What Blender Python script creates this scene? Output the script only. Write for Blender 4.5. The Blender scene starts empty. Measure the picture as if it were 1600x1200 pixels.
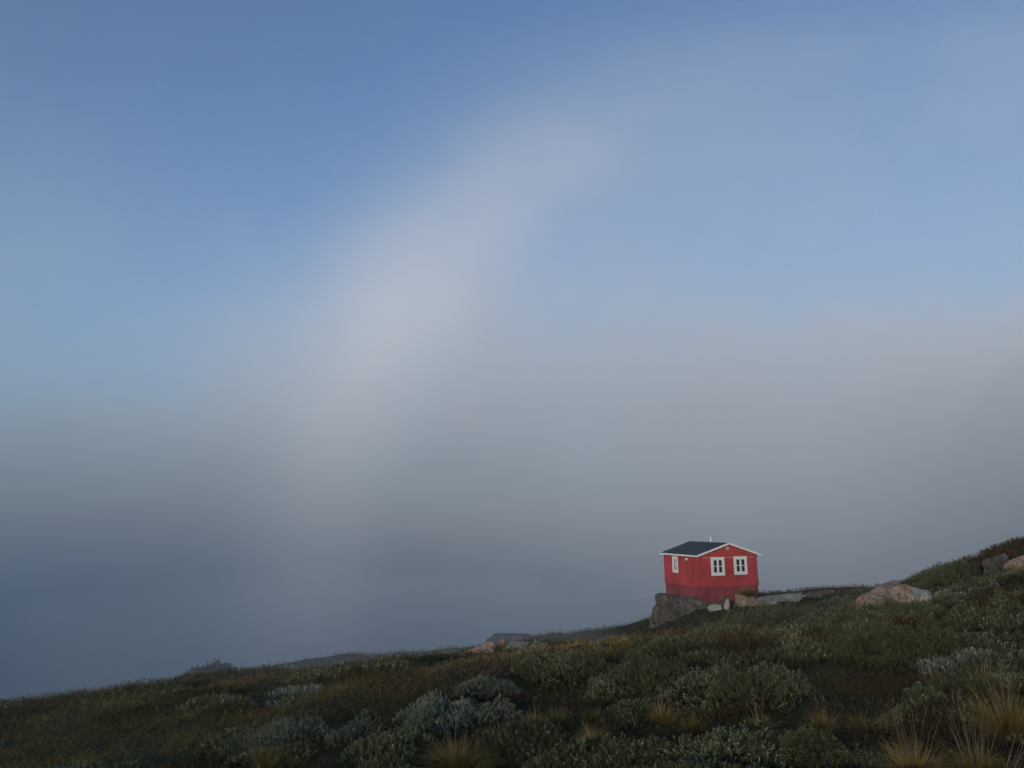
import bpy, bmesh, math, random
import numpy as np
from mathutils import Vector, Matrix, Euler

random.seed(7)
RNG = np.random.default_rng(11)
R = math.radians
scene = bpy.context.scene
COL = scene.collection

# ------------------------------------------------------------------ camera
FPX = 1111.0                      # focal length in photo pixels (1600 wide)
PITCH = R(10.95)
cam_data = bpy.data.cameras.new("camera")
cam_data.sensor_width = 36.0
cam_data.lens = 36.0 * FPX / 1600.0
cam_data.clip_start = 0.05
cam_data.clip_end = 9000.0
cam = bpy.data.objects.new("camera", cam_data)
COL.objects.link(cam)
cam.rotation_euler = (R(90) + PITCH, 0, 0)
scene.camera = cam


def at(px, py, Y):
    """world point at forward distance Y seen at photo pixel (px, py)"""
    a = (px - 800.0) / FPX
    b = (600.0 - py) / FPX
    dy = math.cos(PITCH) - b * math.sin(PITCH)
    dz = math.sin(PITCH) + b * math.cos(PITCH)
    return Vector((a / dy * Y, Y, dz / dy * Y))


def pix(p):
    x, y, z = p
    d = y * math.cos(PITCH) + z * math.sin(PITCH)
    u = -y * math.sin(PITCH) + z * math.cos(PITCH)
    return 800 + FPX * x / d, 600 - FPX * u / d


# ------------------------------------------------------------------ tagging helpers
def tag(o, label=None, cat=None, group=None, kind=None):
    if label: o["label"] = label
    if cat: o["category"] = cat
    if group: o["group"] = group
    if kind: o["kind"] = kind
    return o


def empty(name, loc, rz=0.0):
    o = bpy.data.objects.new(name, None)
    o.empty_display_size = 0.2
    COL.objects.link(o)
    o.location = loc
    o.rotation_euler = (0, 0, rz)
    return o


def link_mesh(name, me, mat, parent=None, loc=(0, 0, 0)):
    o = bpy.data.objects.new(name, me)
    if mat is not None:
        me.materials.append(mat)
    COL.objects.link(o)
    if parent is not None:
        o.parent = parent
    o.location = loc
    return o


def np_mesh(name, verts, faces, smooth=True, tint=None):
    """verts (n,3); faces (m,4) or (m,3); tint per face float"""
    me = bpy.data.meshes.new(name)
    n, (m, k) = len(verts), faces.shape
    me.vertices.add(n)
    me.vertices.foreach_set("co", np.ascontiguousarray(verts, dtype=np.float32).ravel())
    me.loops.add(m * k)
    me.loops.foreach_set("vertex_index", np.ascontiguousarray(faces, dtype=np.int32).ravel())
    me.polygons.add(m)
    me.polygons.foreach_set("loop_start", np.arange(0, m * k, k, dtype=np.int32))
    me.polygons.foreach_set("loop_total", np.full(m, k, dtype=np.int32))
    me.polygons.foreach_set("use_smooth", np.full(m, smooth, dtype=bool))
    if tint is not None:
        at_ = me.attributes.new("tint", 'FLOAT', 'FACE')
        at_.data.foreach_set("value", np.ascontiguousarray(tint, dtype=np.float32))
    me.update(calc_edges=True)
    me.validate()
    return me


# ------------------------------------------------------------------ numpy noise
_PERM = np.random.default_rng(5).random((256, 256))


def vnoise(x, y):
    xi = np.floor(x).astype(int); yi = np.floor(y).astype(int)
    fx = x - xi; fy = y - yi
    fx = fx * fx * (3 - 2 * fx); fy = fy * fy * (3 - 2 * fy)
    g = lambda i, j: _PERM[i & 255, j & 255]
    a = g(xi, yi) * (1 - fx) + g(xi + 1, yi) * fx
    b = g(xi, yi + 1) * (1 - fx) + g(xi + 1, yi + 1) * fx
    return (a * (1 - fy) + b * fy) * 2 - 1


def fbm(x, y, octv=4, gain=0.5):
    s = np.zeros_like(np.asarray(x, dtype=float)); a = 1.0; f = 1.0
    for k in range(octv):
        s = s + a * vnoise(x * f + 17.3 * k, y * f - 9.1 * k)
        a *= gain; f *= 2.03
    return s


# ------------------------------------------------------------------ terrain function
CREST = [(-160, 1130, 36), (0, 1114, 38), (140, 1093, 40), (280, 1071, 43), (420, 1047, 46), (560, 1023, 49),
         (700, 1020, 50), (800, 1001, 51), (900, 989, 52), (1000, 977, 53), (1100, 950, 54), (1200, 933, 55),
         (1340, 917, 52), (1440, 908, 46), (1520, 886, 40), (1560, 858, 37), (1600, 847, 36), (1760, 818, 34)]
cps = [at(*c) for c in CREST]
ctrl = [tuple(p) for p in cps]
ctrl += [tuple(at(*c)) for c in [(1035, 976, 45.2), (1005, 983, 46.0), (1098, 950, 45.8), (1140, 945, 46.6), (1186, 932, 47.5), (1180, 966, 43.8), (1100, 978, 43.5), (1400, 962, 31.0), (1300, 931, 46), (1040, 1012, 22), (1110, 1005, 22), (1180, 1000, 22), (1110, 996, 27), (1250, 985, 24)]]
ctrl += [(0, 0, -1.6), (-4, 5, -2.3), (4.5, 6, -1.7), (-11, 13, -4.1), (0, 13, -2.6), (9, 14, -1.9),
         (-20, 26, -6.6), (14, 26, -2.9), (0, 28, -4.6),
         (0, -40, 4.2), (-40, -40, 4.6), (40, -40, 7.0), (-52, -100, 15), (0, -100, 42), (60, -100, 66), (-230, -100, 72), (-230, 0, -25), (-230, 60, -40),  # unseen rise behind the camera, shaped to shade foreground and low fog
         (-115, -100, 40), (-75, 0, -12), (75, 0, 6), (-75, -50, 1), (75, -50, 8), (-110, 40, -20), (90, 50, 5)]
ctrl = np.array(ctrl)


def _tps_fit(P, z, lam=0.4):
    n = len(P)
    d2 = ((P[:, None] - P[None]) ** 2).sum(-1)
    K = np.where(d2 > 0, d2 * np.log(np.sqrt(d2) + 1e-9), 0.0) + lam * np.eye(n)
    A = np.zeros((n + 3, n + 3)); A[:n, :n] = K
    A[:n, n] = 1; A[:n, n + 1:] = P; A[n, :n] = 1; A[n + 1:, :n] = P.T
    return np.linalg.solve(A, np.concatenate([z, np.zeros(3)]))


def bumps(x, y):
    near = np.clip((np.hypot(x, y) - 1.5) / 10.0, 0, 1)
    return near * (0.30 * fbm(x / 9.0, y / 9.0, 3) + 0.14 * fbm(x / 2.3 + 40, y / 2.3, 3)) + 0.05 * fbm(x / 0.8, y / 0.8, 2)


_W = _tps_fit(ctrl[:, :2], ctrl[:, 2] - bumps(ctrl[:, 0], ctrl[:, 1]))
_cx = np.array([p.x for p in cps]); _cy = np.array([p.y for p in cps])
_cx2 = np.concatenate([[-140], _cx, [140]]); _cy2 = np.concatenate([[30], _cy, [34]])


def ground_z(x, y):
    x = np.asarray(x, dtype=float); y = np.asarray(y, dtype=float)
    xc = np.clip(x, -230, 95); yc = np.clip(y, -110, 75)
    z = np.zeros(np.broadcast(xc, yc).shape)
    for (px, py), w in zip(ctrl[:, :2], _W[:-3]):
        d2 = (xc - px) ** 2 + (yc - py) ** 2
        z = z + w * d2 * np.log(np.sqrt(d2) + 1e-9)
    z = z + _W[-3] + _W[-2] * xc + _W[-1] * yc
    z = z + bumps(x, y)
    d = y - np.interp(x, _cx2, _cy2) - 1.0
    d = np.maximum(d, 0)
    z = z - 0.75 * d * d / (d + 10.0)
    out = np.maximum(np.maximum(x - 115, -115 - x), 0) * np.clip((y + 70) / 50, 0, 1)
    z = z - 0.25 * out
    return np.maximum(z, -74.0)


def gz(x, y):
    return float(ground_z(np.array([x]), np.array([y]))[0])


def cast(px, py):
    """ground point seen at photo pixel"""
    Y = np.arange(2.5, 90, 0.02)
    p = at(px, py, 1.0)
    zz = ground_z(p.x * Y, Y)
    hit = np.nonzero(p.z * Y <= zz)[0]
    k = hit[0] if len(hit) else int(np.argmin(p.z * Y - zz))
    return Vector((p.x * Y[k], Y[k], float(zz[k])))
# ------------------------------------------------------------------ node helpers
def new_mat(name):
    m = bpy.data.materials.new(name)
    m.use_nodes = True
    nt = m.node_tree
    nt.nodes.clear()
    out = nt.nodes.new("ShaderNodeOutputMaterial")
    return m, nt, out


def N(nt, typ, **kw):
    n = nt.nodes.new(typ)
    for k, v in kw.items():
        if k.startswith("i_"):
            n.inputs[k[2:].replace("_", " ")].default_value = v
        else:
            setattr(n, k, v)
    return n


def ramp(nt, src, stops):
    r = nt.nodes.new("ShaderNodeValToRGB")
    el = r.color_ramp.elements
    while len(el) < len(stops):
        el.new(0.5)
    for e, (p, c) in zip(el, stops):
        e.position = p
        e.color = (c[0], c[1], c[2], 1)
    nt.links.new(src, r.inputs[0])
    return r


# ------------------------------------------------------------------ world + sun
SUN_EL, SUN_AZ = R(6.0), R(205.0)        # azimuth clockwise from +Y (the view direction)
world = bpy.data.worlds.new("World")
scene.world = world
world.use_nodes = True
wn = world.node_tree
bg = wn.nodes["Background"]
sky = wn.nodes.new("ShaderNodeTexSky")
sky.sky_type = 'NISHITA'
sky.sun_disc = False
sky.sun_elevation = SUN_EL
sky.sun_rotation = SUN_AZ
sky.altitude = 100
sky.air_density = 1.0
sky.dust_density = 0.3
sky.ozone_density = 4.0
wn.links.new(sky.outputs[0], bg.inputs[0])
bg.inputs[1].default_value = 0.148

sd = bpy.data.lights.new("sun", 'SUN')
sd.energy = 2.7
sd.angle = R(14)
sd.color = (1.0, 0.955, 0.905)
sun = bpy.data.objects.new("sun", sd)
COL.objects.link(sun)
sdir = Vector((math.sin(SUN_AZ) * math.cos(SUN_EL), math.cos(SUN_AZ) * math.cos(SUN_EL), math.sin(SUN_EL)))
sun.rotation_euler = sdir.to_track_quat('Z', 'Y').to_euler()
sun.location = (-20, -40, 40)

# ------------------------------------------------------------------ view
vs = scene.view_settings
scene.display_settings.display_device = 'sRGB'
vs.view_transform = 'Standard'
vs.look = 'None'
vs.gamma = 1.0
vs.exposure = 0.62
vs.use_curve_mapping = False
cy = scene.cycles
cy.use_denoising = True
try:
    cy.denoiser = 'OPENIMAGEDENOISE'
except Exception:
    pass
cy.max_bounces = 5
cy.diffuse_bounces = 2
cy.glossy_bounces = 2
cy.transmission_bounces = 2
cy.transparent_max_bounces = 8
cy.volume_bounces = 3
cy.use_adaptive_sampling = True
cy.adaptive_threshold = 0.02
cy.caustics_reflective = False
cy.caustics_refractive = False


# ------------------------------------------------------------------ ground sheet
def axis(lo, hi, step, far, grow=1.35):
    a = list(np.arange(lo, hi + 1e-6, step))
    d = step
    while a[-1] < far:
        d = min(d * grow, 250); a.append(a[-1] + d)
    d = step
    while a[0] > -far:
        d = min(d * grow, 250); a.insert(0, a[0] - d)
    return np.array(a)


def grid_mesh(name, xs, ys, zf):
    X, Y = np.meshgrid(xs, ys)
    Z = zf(X, Y)
    nx, ny = len(xs), len(ys)
    idx = np.arange(nx * ny).reshape(ny, nx)
    f = np.stack([idx[:-1, :-1], idx[:-1, 1:], idx[1:, 1:], idx[1:, :-1]], -1).reshape(-1, 4)
    return np_mesh(name, np.stack([X, Y, Z], -1).reshape(-1, 3), f)


def mat_ground():
    m, nt, out = new_mat("heath_soil")
    L = nt.links
    geo = N(nt, "ShaderNodeNewGeometry")
    n1 = N(nt, "ShaderNodeTexNoise", i_Scale=0.22, i_Detail=6.0, i_Roughness=0.6)
    n2 = N(nt, "ShaderNodeTexNoise", i_Scale=3.0, i_Detail=8.0, i_Roughness=0.7)
    L.new(geo.outputs["Position"], n1.inputs["Vector"]); L.new(geo.outputs["Position"], n2.inputs["Vector"])
    c1 = ramp(nt, n1.outputs[0], [(0.32, (0.030, 0.022, 0.015)), (0.48, (0.052, 0.050, 0.022)), (0.58, (0.040, 0.046, 0.020)), (0.70, (0.080, 0.050, 0.026))])
    c2 = ramp(nt, n2.outputs[0], [(0.3, (0.35, 0.35, 0.35)), (0.7, (1.3, 1.25, 1.2))])
    mx = N(nt, "ShaderNodeMix", data_type='RGBA', blend_type='MULTIPLY')
    mx.inputs[0].default_value = 1.0
    L.new(c1.outputs[0], mx.inputs[6]); L.new(c2.outputs[0], mx.inputs[7])
    b = N(nt, "ShaderNodeBsdfPrincipled", i_Roughness=0.95)
    b.inputs["Specular IOR Level"].default_value = 0.1
    bp = N(nt, "ShaderNodeBump", i_Strength=0.9, i_Distance=0.08)
    L.new(n2.outputs[0], bp.inputs["Height"]); L.new(bp.outputs[0], b.inputs["Normal"])
    L.new(mx.outputs[2], b.inputs["Base Color"]); L.new(b.outputs[0], out.inputs[0])
    return m


xs = axis(-48, 42, 0.25, 1900)
ys = axis(-2, 60, 0.25, 1900)
ys = ys[ys > -118]
ground = link_mesh("ground", grid_mesh("ground", xs, ys, ground_z), mat_ground())
tag(ground, kind="structure", label="dark heath covered hillside sloping down to the left")

# water of the fjord far below
def mat_water():
    m, nt, out = new_mat("fjord_water")
    L = nt.links
    b = N(nt, "ShaderNodeBsdfPrincipled", i_Roughness=0.12)
    b.inputs["Base Color"].default_value = (0.012, 0.020, 0.028, 1)
    w = N(nt, "ShaderNodeTexNoise", i_Scale=0.15, i_Detail=5.0)
    g = N(nt, "ShaderNodeNewGeometry"); L.new(g.outputs["Position"], w.inputs["Vector"])
    bp = N(nt, "ShaderNodeBump", i_Strength=0.4, i_Distance=0.5)
    L.new(w.outputs[0], bp.inputs["Height"]); L.new(bp.outputs[0], b.inputs["Normal"])
    L.new(b.outputs[0], out.inputs[0])
    return m


ww = np.linspace(-1900, 1900, 9)
water = link_mesh("water", grid_mesh("water", ww, np.linspace(60, 2000, 9), lambda x, y: np.full(x.shape, -70.0)), mat_water())
tag(water, kind="structure", label="dark fjord water far below the hillside under the fog")


# mountain across on the right, nearly lost in the fog
def mountain_z(x, y):
    # broad ridge rising to the right
    ridge = np.interp(x, [330, 380, 430, 475, 518, 640, 820, 1000], [-75, -10, 50, 120, 172, 206, 225, 210])
    fall = np.abs(y - 700 - 0.15 * (x - 500)) * 0.62
    return np.maximum(ridge - fall + 14 * fbm(x / 60, y / 60, 5) , -78)

mx_ = np.linspace(60, 1500, 160); my_ = np.linspace(380, 1200, 110)


def mat_mountain():
    m, nt, out = new_mat("mountain_rock")
    L = nt.links
    g = N(nt, "ShaderNodeNewGeometry")
    n1 = N(nt, "ShaderNodeTexNoise", i_Scale=0.02, i_Detail=8.0)
    L.new(g.outputs["Position"], n1.inputs["Vector"])
    c = ramp(nt, n1.outputs[0], [(0.35, (0.03, 0.03, 0.028)), (0.6, (0.07, 0.065, 0.06))])
    b = N(nt, "ShaderNodeBsdfPrincipled", i_Roughness=0.95)
    L.new(c.outputs[0], b.inputs["Base Color"]); L.new(b.outputs[0], out.inputs[0])
    return m


mountain = link_mesh("mountain", grid_mesh("mountain", mx_, my_, mountain_z), mat_mountain())
tag(mountain, kind="structure", label="steep mountainside on the right almost lost in the fog")

# ------------------------------------------------------------------ air
def vol_mat(name, color, density, aniso):
    m, nt, out = new_mat(name)
    v = N(nt, "ShaderNodeVolumePrincipled")
    v.inputs["Color"].default_value = (*color, 1)
    v.inputs["Density"].default_value = density
    v.inputs["Anisotropy"].default_value = aniso
    nt.links.new(v.outputs[0], out.inputs["Volume"])
    return m


def box_mesh(name, lo, hi):
    bm = bmesh.new()
    bmesh.ops.create_cube(bm, size=1.0)
    for v in bm.verts:
        v.co = Vector([lo[i] if v.co[i] < 0 else hi[i] for i in range(3)])
    me = bpy.data.meshes.new(name); bm.to_mesh(me); bm.free()
    return me


HAZE_D = 0.00045
haze = link_mesh("haze", box_mesh("haze", (-2200, -127, -79.5), (2200, 2200, 262)), vol_mat("haze_air", (0.86, 0.89, 0.93), HAZE_D, 0.0))
tag(haze, kind="stuff", label="thin fog and haze filling the whole place")


# bank of fog drifting over the fjord behind the cabin: thick low down, thinning upward,
# with extra density along the bow's arc, its glow put into the fog's shape
def sig(t):
    return 1.0 / (1.0 + np.exp(-t))


FOG_D = 0.004
_az0, _el0, _rad = R(25), R(-5), 41.0
_c0 = np.array([math.sin(_az0) * math.cos(_el0), math.cos(_az0) * math.cos(_el0), math.sin(_el0)])


def fog_od(u, v):
    d = np.stack([u, np.ones_like(u), v], -1)
    d = d / np.linalg.norm(d, axis=-1, keepdims=True)
    el = np.degrees(np.arcsin(d[..., 2])); az = np.degrees(np.arctan(u))
    nz = fbm(u * 3.1 + 5, v * 3.7, 4)
    top = np.interp(az, [-50, -26, -14, -3, 10, 22, 50], [8.0, 8.5, 11.0, 15.0, 14.0, 11.2, 11.0]) + 1.6 * nz
    wide = np.interp(az, [-50, -20, 5, 22, 50], [4.6, 4.2, 3.4, 1.8, 1.5])
    bank = np.interp(az, [-50, -30, -12, 5, 20, 30, 50], [2.0, 2.0, 2.0, 2.1, 2.8, 4.5, 5.0]) * sig((top - el) / wide)
    bank = bank * (1 - 0.45 * np.exp(-0.5 * ((az - 36) / 4.5) ** 2 - 0.5 * ((el - 1.8) / 1.3) ** 2))
    bank = bank * (1 + 0.7 * sig((-3.0 - el) / 1.5))
    ang = np.degrees(np.arccos(np.clip(d @ _c0, -1, 1)))
    inside = np.interp(az, [-20, 5, 20, 40], [0.38, 0.40, 0.52, 0.55]) * sig((_rad - ang) / 3.5) * sig((37 - el) / 6.0)
    skirt = np.interp(el, [-12, 0, 9, 17, 24, 30, 36, 44], [0.1, 0.2, 0.35, 0.42, 0.32, 0.18, 0.08, 0.0]) * np.exp(-0.5 * ((ang - _rad + 0.8) / 4.6) ** 2) * sig((20 - az) / 6.0)
    fine = fbm(u * 8.5 + 2, v * 11.0 - 4, 4)
    return (bank + inside) * (1 + 0.22 * nz + 0.12 * fine) + skirt * (1 + 0.2 * nz + 0.15 * fine)


def bow_od(u, v):
    """the fog bow: its light put into a denser ring of fog 41 degrees round the point opposite the sun"""
    d = np.stack([u, np.ones_like(u), v], -1)
    d = d / np.linalg.norm(d, axis=-1, keepdims=True)
    el = np.degrees(np.arcsin(d[..., 2])); az = np.degrees(np.arctan(u))
    ang = np.degrees(np.arccos(np.clip(d @ _c0, -1, 1)))
    along = np.interp(el, [-16, -10, 0, 9, 17, 22, 28, 34, 42], [0.22, 0.32, 0.33, 0.29, 0.28, 0.23, 0.12, 0.05, 0.0])
    return along * np.exp(-0.5 * ((ang - _rad) / 3.3) ** 2) * sig((14 - az) / 5.0) * (1 + 0.18 * fbm(u * 6, v * 7, 3))


def fog_mesh(name, us, vs_, od, dens, D0f):
    U, V = np.meshgrid(us, vs_)
    edge = np.clip((U - us[0]) / 0.2, 0, 1) * np.clip((us[-1] - U) / 0.2, 0, 1) * np.clip((vs_[-1] - V) / 0.2, 0, 1) * np.clip((V - vs_[0]) / 0.06, 0, 1)
    ln = np.sqrt(1 + U * U + V * V)
    T = np.maximum(od(U, V), 0) * edge / dens / ln + 0.03
    D0 = D0f(U, V)
    Fp = np.stack([U * D0, D0, V * D0], -1)
    D1 = D0 + T
    Bp = np.stack([U * D1, D1, V * D1], -1)
    Fp[..., 2] = np.maximum(Fp[..., 2], -69.0); Bp[..., 2] = np.maximum(Bp[..., 2], -69.0)
    ny, nx = U.shape
    n = nx * ny
    idx = np.arange(n).reshape(ny, nx)
    q = np.stack([idx[:-1, :-1], idx[:-1, 1:], idx[1:, 1:], idx[1:, :-1]], -1).reshape(-1, 4)
    q2 = q[:, ::-1] + n
    ring = np.concatenate([idx[0, :], idx[1:, -1], idx[-1, -2::-1], idx[-2:0:-1, 0]])
    nxt = np.roll(ring, -1)
    side = np.stack([nxt, ring, ring + n, nxt + n], -1)
    return np_mesh(name, np.concatenate([Fp.reshape(-1, 3), Bp.reshape(-1, 3)]), np.concatenate([q, q2, side]))


fog = link_mesh("fog_bank", fog_mesh("fog_bank", np.linspace(-1.5, 1.6, 190), np.linspace(-0.42, 0.95, 150), fog_od, FOG_D,
                                     lambda U, V: 68 + 6 * fbm(U * 2.2 + 9, V * 2.2 + 3, 3) + 26 * np.clip(V, 0, 1)),
                vol_mat("fog_air", (0.95, 0.925, 0.88), FOG_D, 0.0))
tag(fog, kind="stuff", label="pale grey fog bank rising over the fjord behind the cabin")
BOW_D = 0.012  # added ring of dense backscattering fog stands in for the bow's light
bow = link_mesh("fog_bow", fog_mesh("fog_bow", np.linspace(-0.75, 0.55, 130), np.linspace(-0.34, 0.95, 130), bow_od, BOW_D,
                                    lambda U, V: 59 + 0 * U),
                vol_mat("fog_bow_air", (0.99, 0.97, 0.93), BOW_D, -0.35))
tag(bow, kind="stuff", label="soft whitish fog bow arching from the slope at left up to the upper middle")


def mist_mesh():
    bm = bmesh.new()
    bmesh.ops.create_icosphere(bm, subdivisions=5, radius=1.0)
    for v in bm.verts:
        c = v.co.copy()
        k = 1 + 0.22 * float(fbm(np.array([c.x * 1.6 + 3]), np.array([c.y * 1.6 + c.z]), 3)[0])
        v.co = Vector((c.x * 14 * k, c.y * 10 * k, c.z * 3.2 * k))
    me = bpy.data.meshes.new("mist"); bm.to_mesh(me); bm.free()
    return me


mist = link_mesh("mist", mist_mesh(), vol_mat("mist_air", (0.95, 0.94, 0.92), 0.011, 0.0), None, (-8.5, 32, -5.2))
tag(mist, kind="stuff", label="thin mist lying over the left part of the slope")

# ------------------------------------------------------------------ red cabin
def mat_simple(name, col, rough=0.7, spec=0.3, noise=0.0, nscale=8.0, metal=0.0, bump=0.0, stretch=(1, 1, 1)):
    m, nt, out = new_mat(name)
    L = nt.links
    b = N(nt, "ShaderNodeBsdfPrincipled", i_Roughness=rough, i_Metallic=metal)
    b.inputs["Specular IOR Level"].default_value = spec
    b.inputs["Base Color"].default_value = (*col, 1)
    if noise > 0:
        tc = N(nt, "ShaderNodeTexCoord")
        mp = N(nt, "ShaderNodeMapping"); mp.inputs["Scale"].default_value = stretch
        L.new(tc.outputs["Object"], mp.inputs[0])
        t = N(nt, "ShaderNodeTexNoise", i_Scale=nscale, i_Detail=6.0, i_Roughness=0.65)
        L.new(mp.outputs[0], t.inputs["Vector"])
        r = ramp(nt, t.outputs[0], [(0.25, tuple(c * (1 - noise) for c in col)), (0.75, tuple(min(1, c * (1 + noise)) for c in col))])
        L.new(r.outputs[0], b.inputs["Base Color"])
        if bump > 0:
            bp = N(nt, "ShaderNodeBump", i_Strength=bump, i_Distance=0.02)
            L.new(t.outputs[0], bp.inputs["Height"]); L.new(bp.outputs[0], b.inputs["Normal"])
    L.new(b.outputs[0], out.inputs[0])
    return m


def mat_boards(name, col, pitch, fade=0.25):
    """painted vertical boards: joints, streaks and faded patches that belong to the paint"""
    m, nt, out = new_mat(name)
    L = nt.links
    tc = N(nt, "ShaderNodeTexCoord")
    mp = N(nt, "ShaderNodeMapping"); mp.inputs["Scale"].default_value = (7, 7, 0.45)
    L.new(tc.outputs["Object"], mp.inputs[0])
    n1 = N(nt, "ShaderNodeTexNoise", i_Scale=1.6, i_Detail=8.0, i_Roughness=0.7)
    n2 = N(nt, "ShaderNodeTexNoise", i_Scale=0.9, i_Detail=5.0)
    L.new(mp.outputs[0], n1.inputs["Vector"]); L.new(tc.outputs["Object"], n2.inputs["Vector"])
    c1 = ramp(nt, n1.outputs[0], [(0.25, tuple(c * (1 - fade) for c in col)), (0.5, col), (0.78, (col[0] * 1.12, col[1] * 1.6, col[2] * 1.6))])
    c2 = ramp(nt, n2.outputs[0], [(0.35, (0.78, 0.78, 0.80)), (0.6, (1.05, 1.05, 1.05))])
    mx = N(nt, "ShaderNodeMix", data_type='RGBA', blend_type='MULTIPLY'); mx.inputs[0].default_value = 1.0
    L.new(c1.outputs[0], mx.inputs[6]); L.new(c2.outputs[0], mx.inputs[7])
    b = N(nt, "ShaderNodeBsdfPrincipled", i_Roughness=0.8)
    b.inputs["Specular IOR Level"].default_value = 0.2
    bp = N(nt, "ShaderNodeBump", i_Strength=0.35, i_Distance=0.02)
    L.new(n1.outputs[0], bp.inputs["Height"]); L.new(bp.outputs[0], b.inputs["Normal"])
    L.new(mx.outputs[2], b.inputs["Base Color"]); L.new(b.outputs[0], out.inputs[0])
    return m


M_RED = mat_boards("red_painted_boards", (0.39, 0.057, 0.053), 0.17)
M_RED_DARK = mat_boards("dark_red_painted_plinth", (0.235, 0.050, 0.050), 0.3, 0.35)
M_WHITE = mat_simple("white_painted_wood", (0.69, 0.655, 0.58), 0.6, 0.3, 0.06, 6.0)
M_ROOF = mat_simple("bitumen_roofing", (0.045, 0.050, 0.062), 0.85, 0.25, 0.3, 5.0, bump=0.2)
M_STEEL = mat_simple("galvanised_steel", (0.50, 0.51, 0.52), 0.55, 0.5, 0.2, 6.0, metal=0.45)
M_BLACK = mat_simple("black_plastic", (0.02, 0.02, 0.022), 0.5, 0.4)
M_DARKROOM = mat_simple("dark_room", (0.05, 0.045, 0.035), 0.9, 0.1)


def mat_glass():
    m, nt, out = new_mat("window_glass")
    b = N(nt, "ShaderNodeBsdfPrincipled", i_Roughness=0.06)
    b.inputs["Base Color"].default_value = (0.035, 0.036, 0.030, 1)
    b.inputs["Specular IOR Level"].default_value = 0.45
    nt.links.new(b.outputs[0], out.inputs[0])
    return m


M_GLASS = mat_glass()


class MB:
    def __init__(self):
        self.bm = bmesh.new()

    def box(self, lo, hi, rot=None):
        lo, hi = Vector(lo), Vector(hi)
        vs_ = [self.bm.verts.new((x, y, z)) for x in (lo.x, hi.x) for y in (lo.y, hi.y) for z in (lo.z, hi.z)]
        if rot is not None:
            for v in vs_:
                v.co = rot @ v.co
        for q in ((0, 1, 3, 2), (4, 6, 7, 5), (0, 4, 5, 1), (2, 3, 7, 6), (0, 2, 6, 4), (1, 5, 7, 3)):
            self.bm.faces.new([vs_[i] for i in q])
        return vs_

    def prism(self, poly, y0, y1):
        """poly in XZ, extruded along Y"""
        a = [self.bm.verts.new((p[0], y0, p[1])) for p in poly]
        b = [self.bm.verts.new((p[0], y1, p[1])) for p in poly]
        n = len(poly)
        self.bm.faces.new(a); self.bm.faces.new(b[::-1])
        for i in range(n):
            self.bm.faces.new([a[i], b[i], b[(i + 1) % n], a[(i + 1) % n]])

    def tube(self, p0, p1, r0, r1=None, seg=16):
        r1 = r0 if r1 is None else r1
        p0, p1 = Vector(p0), Vector(p1)
        d = (p1 - p0)
        q = d.to_track_quat('Z', 'Y').to_matrix()
        ra = [self.bm.verts.new(p0 + q @ Vector((math.cos(t) * r0, math.sin(t) * r0, 0))) for t in [2 * math.pi * i / seg for i in range(seg)]]
        rb = [self.bm.verts.new(p1 + q @ Vector((math.cos(t) * r1, math.sin(t) * r1, 0))) for t in [2 * math.pi * i / seg for i in range(seg)]]
        for i in range(seg):
            self.bm.faces.new([ra[i], ra[(i + 1) % seg], rb[(i + 1) % seg], rb[i]])
        self.bm.faces.new(ra[::-1]); self.bm.faces.new(rb)

    def build(self, name, mat, parent=None, loc=(0, 0, 0), rot=(0, 0, 0), bevel=0.0):
        bmesh.ops.recalc_face_normals(self.bm, faces=self.bm.faces)
        me = bpy.data.meshes.new(name)
        self.bm.to_mesh(me); self.bm.free()
        o = link_mesh(name, me, mat, parent, loc)
        o.rotation_euler = rot
        if bevel > 0:
            md = o.modifiers.new("bevel", 'BEVEL'); md.width = bevel; md.segments = 2; md.limit_method = 'ANGLE'
        return o


CW, CL, CE, CR = 4.45, 4.0, 1.88, 2.56      # width, length, eave height, ridge height above the band
CP0 = at(1093, 917, 46.0)
CTH = R(20)
cabin = empty("red_cabin", (CP0.x, CP0.y, CP0.z - 0.81), CTH)
tag(cabin, "small red wooden cabin with white windows and low dark roof perched on rocks", "cabin")
ZB = 0.81                                   # height of the band above the cabin's base


def cz(pts):
    return [(x, z + ZB) for x, z in pts]


xr = CW / 2
# body of the house: vertical boards with narrow cover strips
wb = MB()
wb.prism(cz([(0, 0), (CW, 0), (CW, CE), (xr, CR), (0, CE)]), 0, CL)
wall = wb.build("wall", M_RED, cabin)
bt = MB()
nb = 26
for i in range(1, nb):
    x = CW * i / nb
    top = CE + (CR - CE) * (1 - abs(x - xr) / xr) - 0.03
    bt.box((x - 0.020, -0.022, ZB + 0.02), (x + 0.020, -0.001, ZB + top))
nl = 23
for i in range(1, nl):
    y = CL * i / nl
    bt.box((-0.022, y - 0.020, ZB + 0.02), (-0.001, y + 0.020, ZB + CE - 0.02))
    bt.box((CW + 0.001, y - 0.012, ZB + 0.02), (CW + 0.012, y + 0.012, ZB + CE - 0.02))
bt.build("cover_strip", M_RED, wall)
for lo, hi in (((-0.018, -0.018, ZB + 0.01), (0.10, -0.002, ZB + CE - 0.01)), ((CW - 0.10, -0.018, ZB + 0.01), (CW + 0.018, -0.002, ZB + CE - 0.01)),
               ((-0.018, 0.0, ZB + 0.01), (-0.002, 0.11, ZB + CE - 0.01)), ((-0.018, CL - 0.11, ZB + 0.01), (-0.002, CL, ZB + CE - 0.01))):
    cb = MB(); cb.box(lo, hi); cb.build("corner_board", M_RED, wall)
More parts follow.
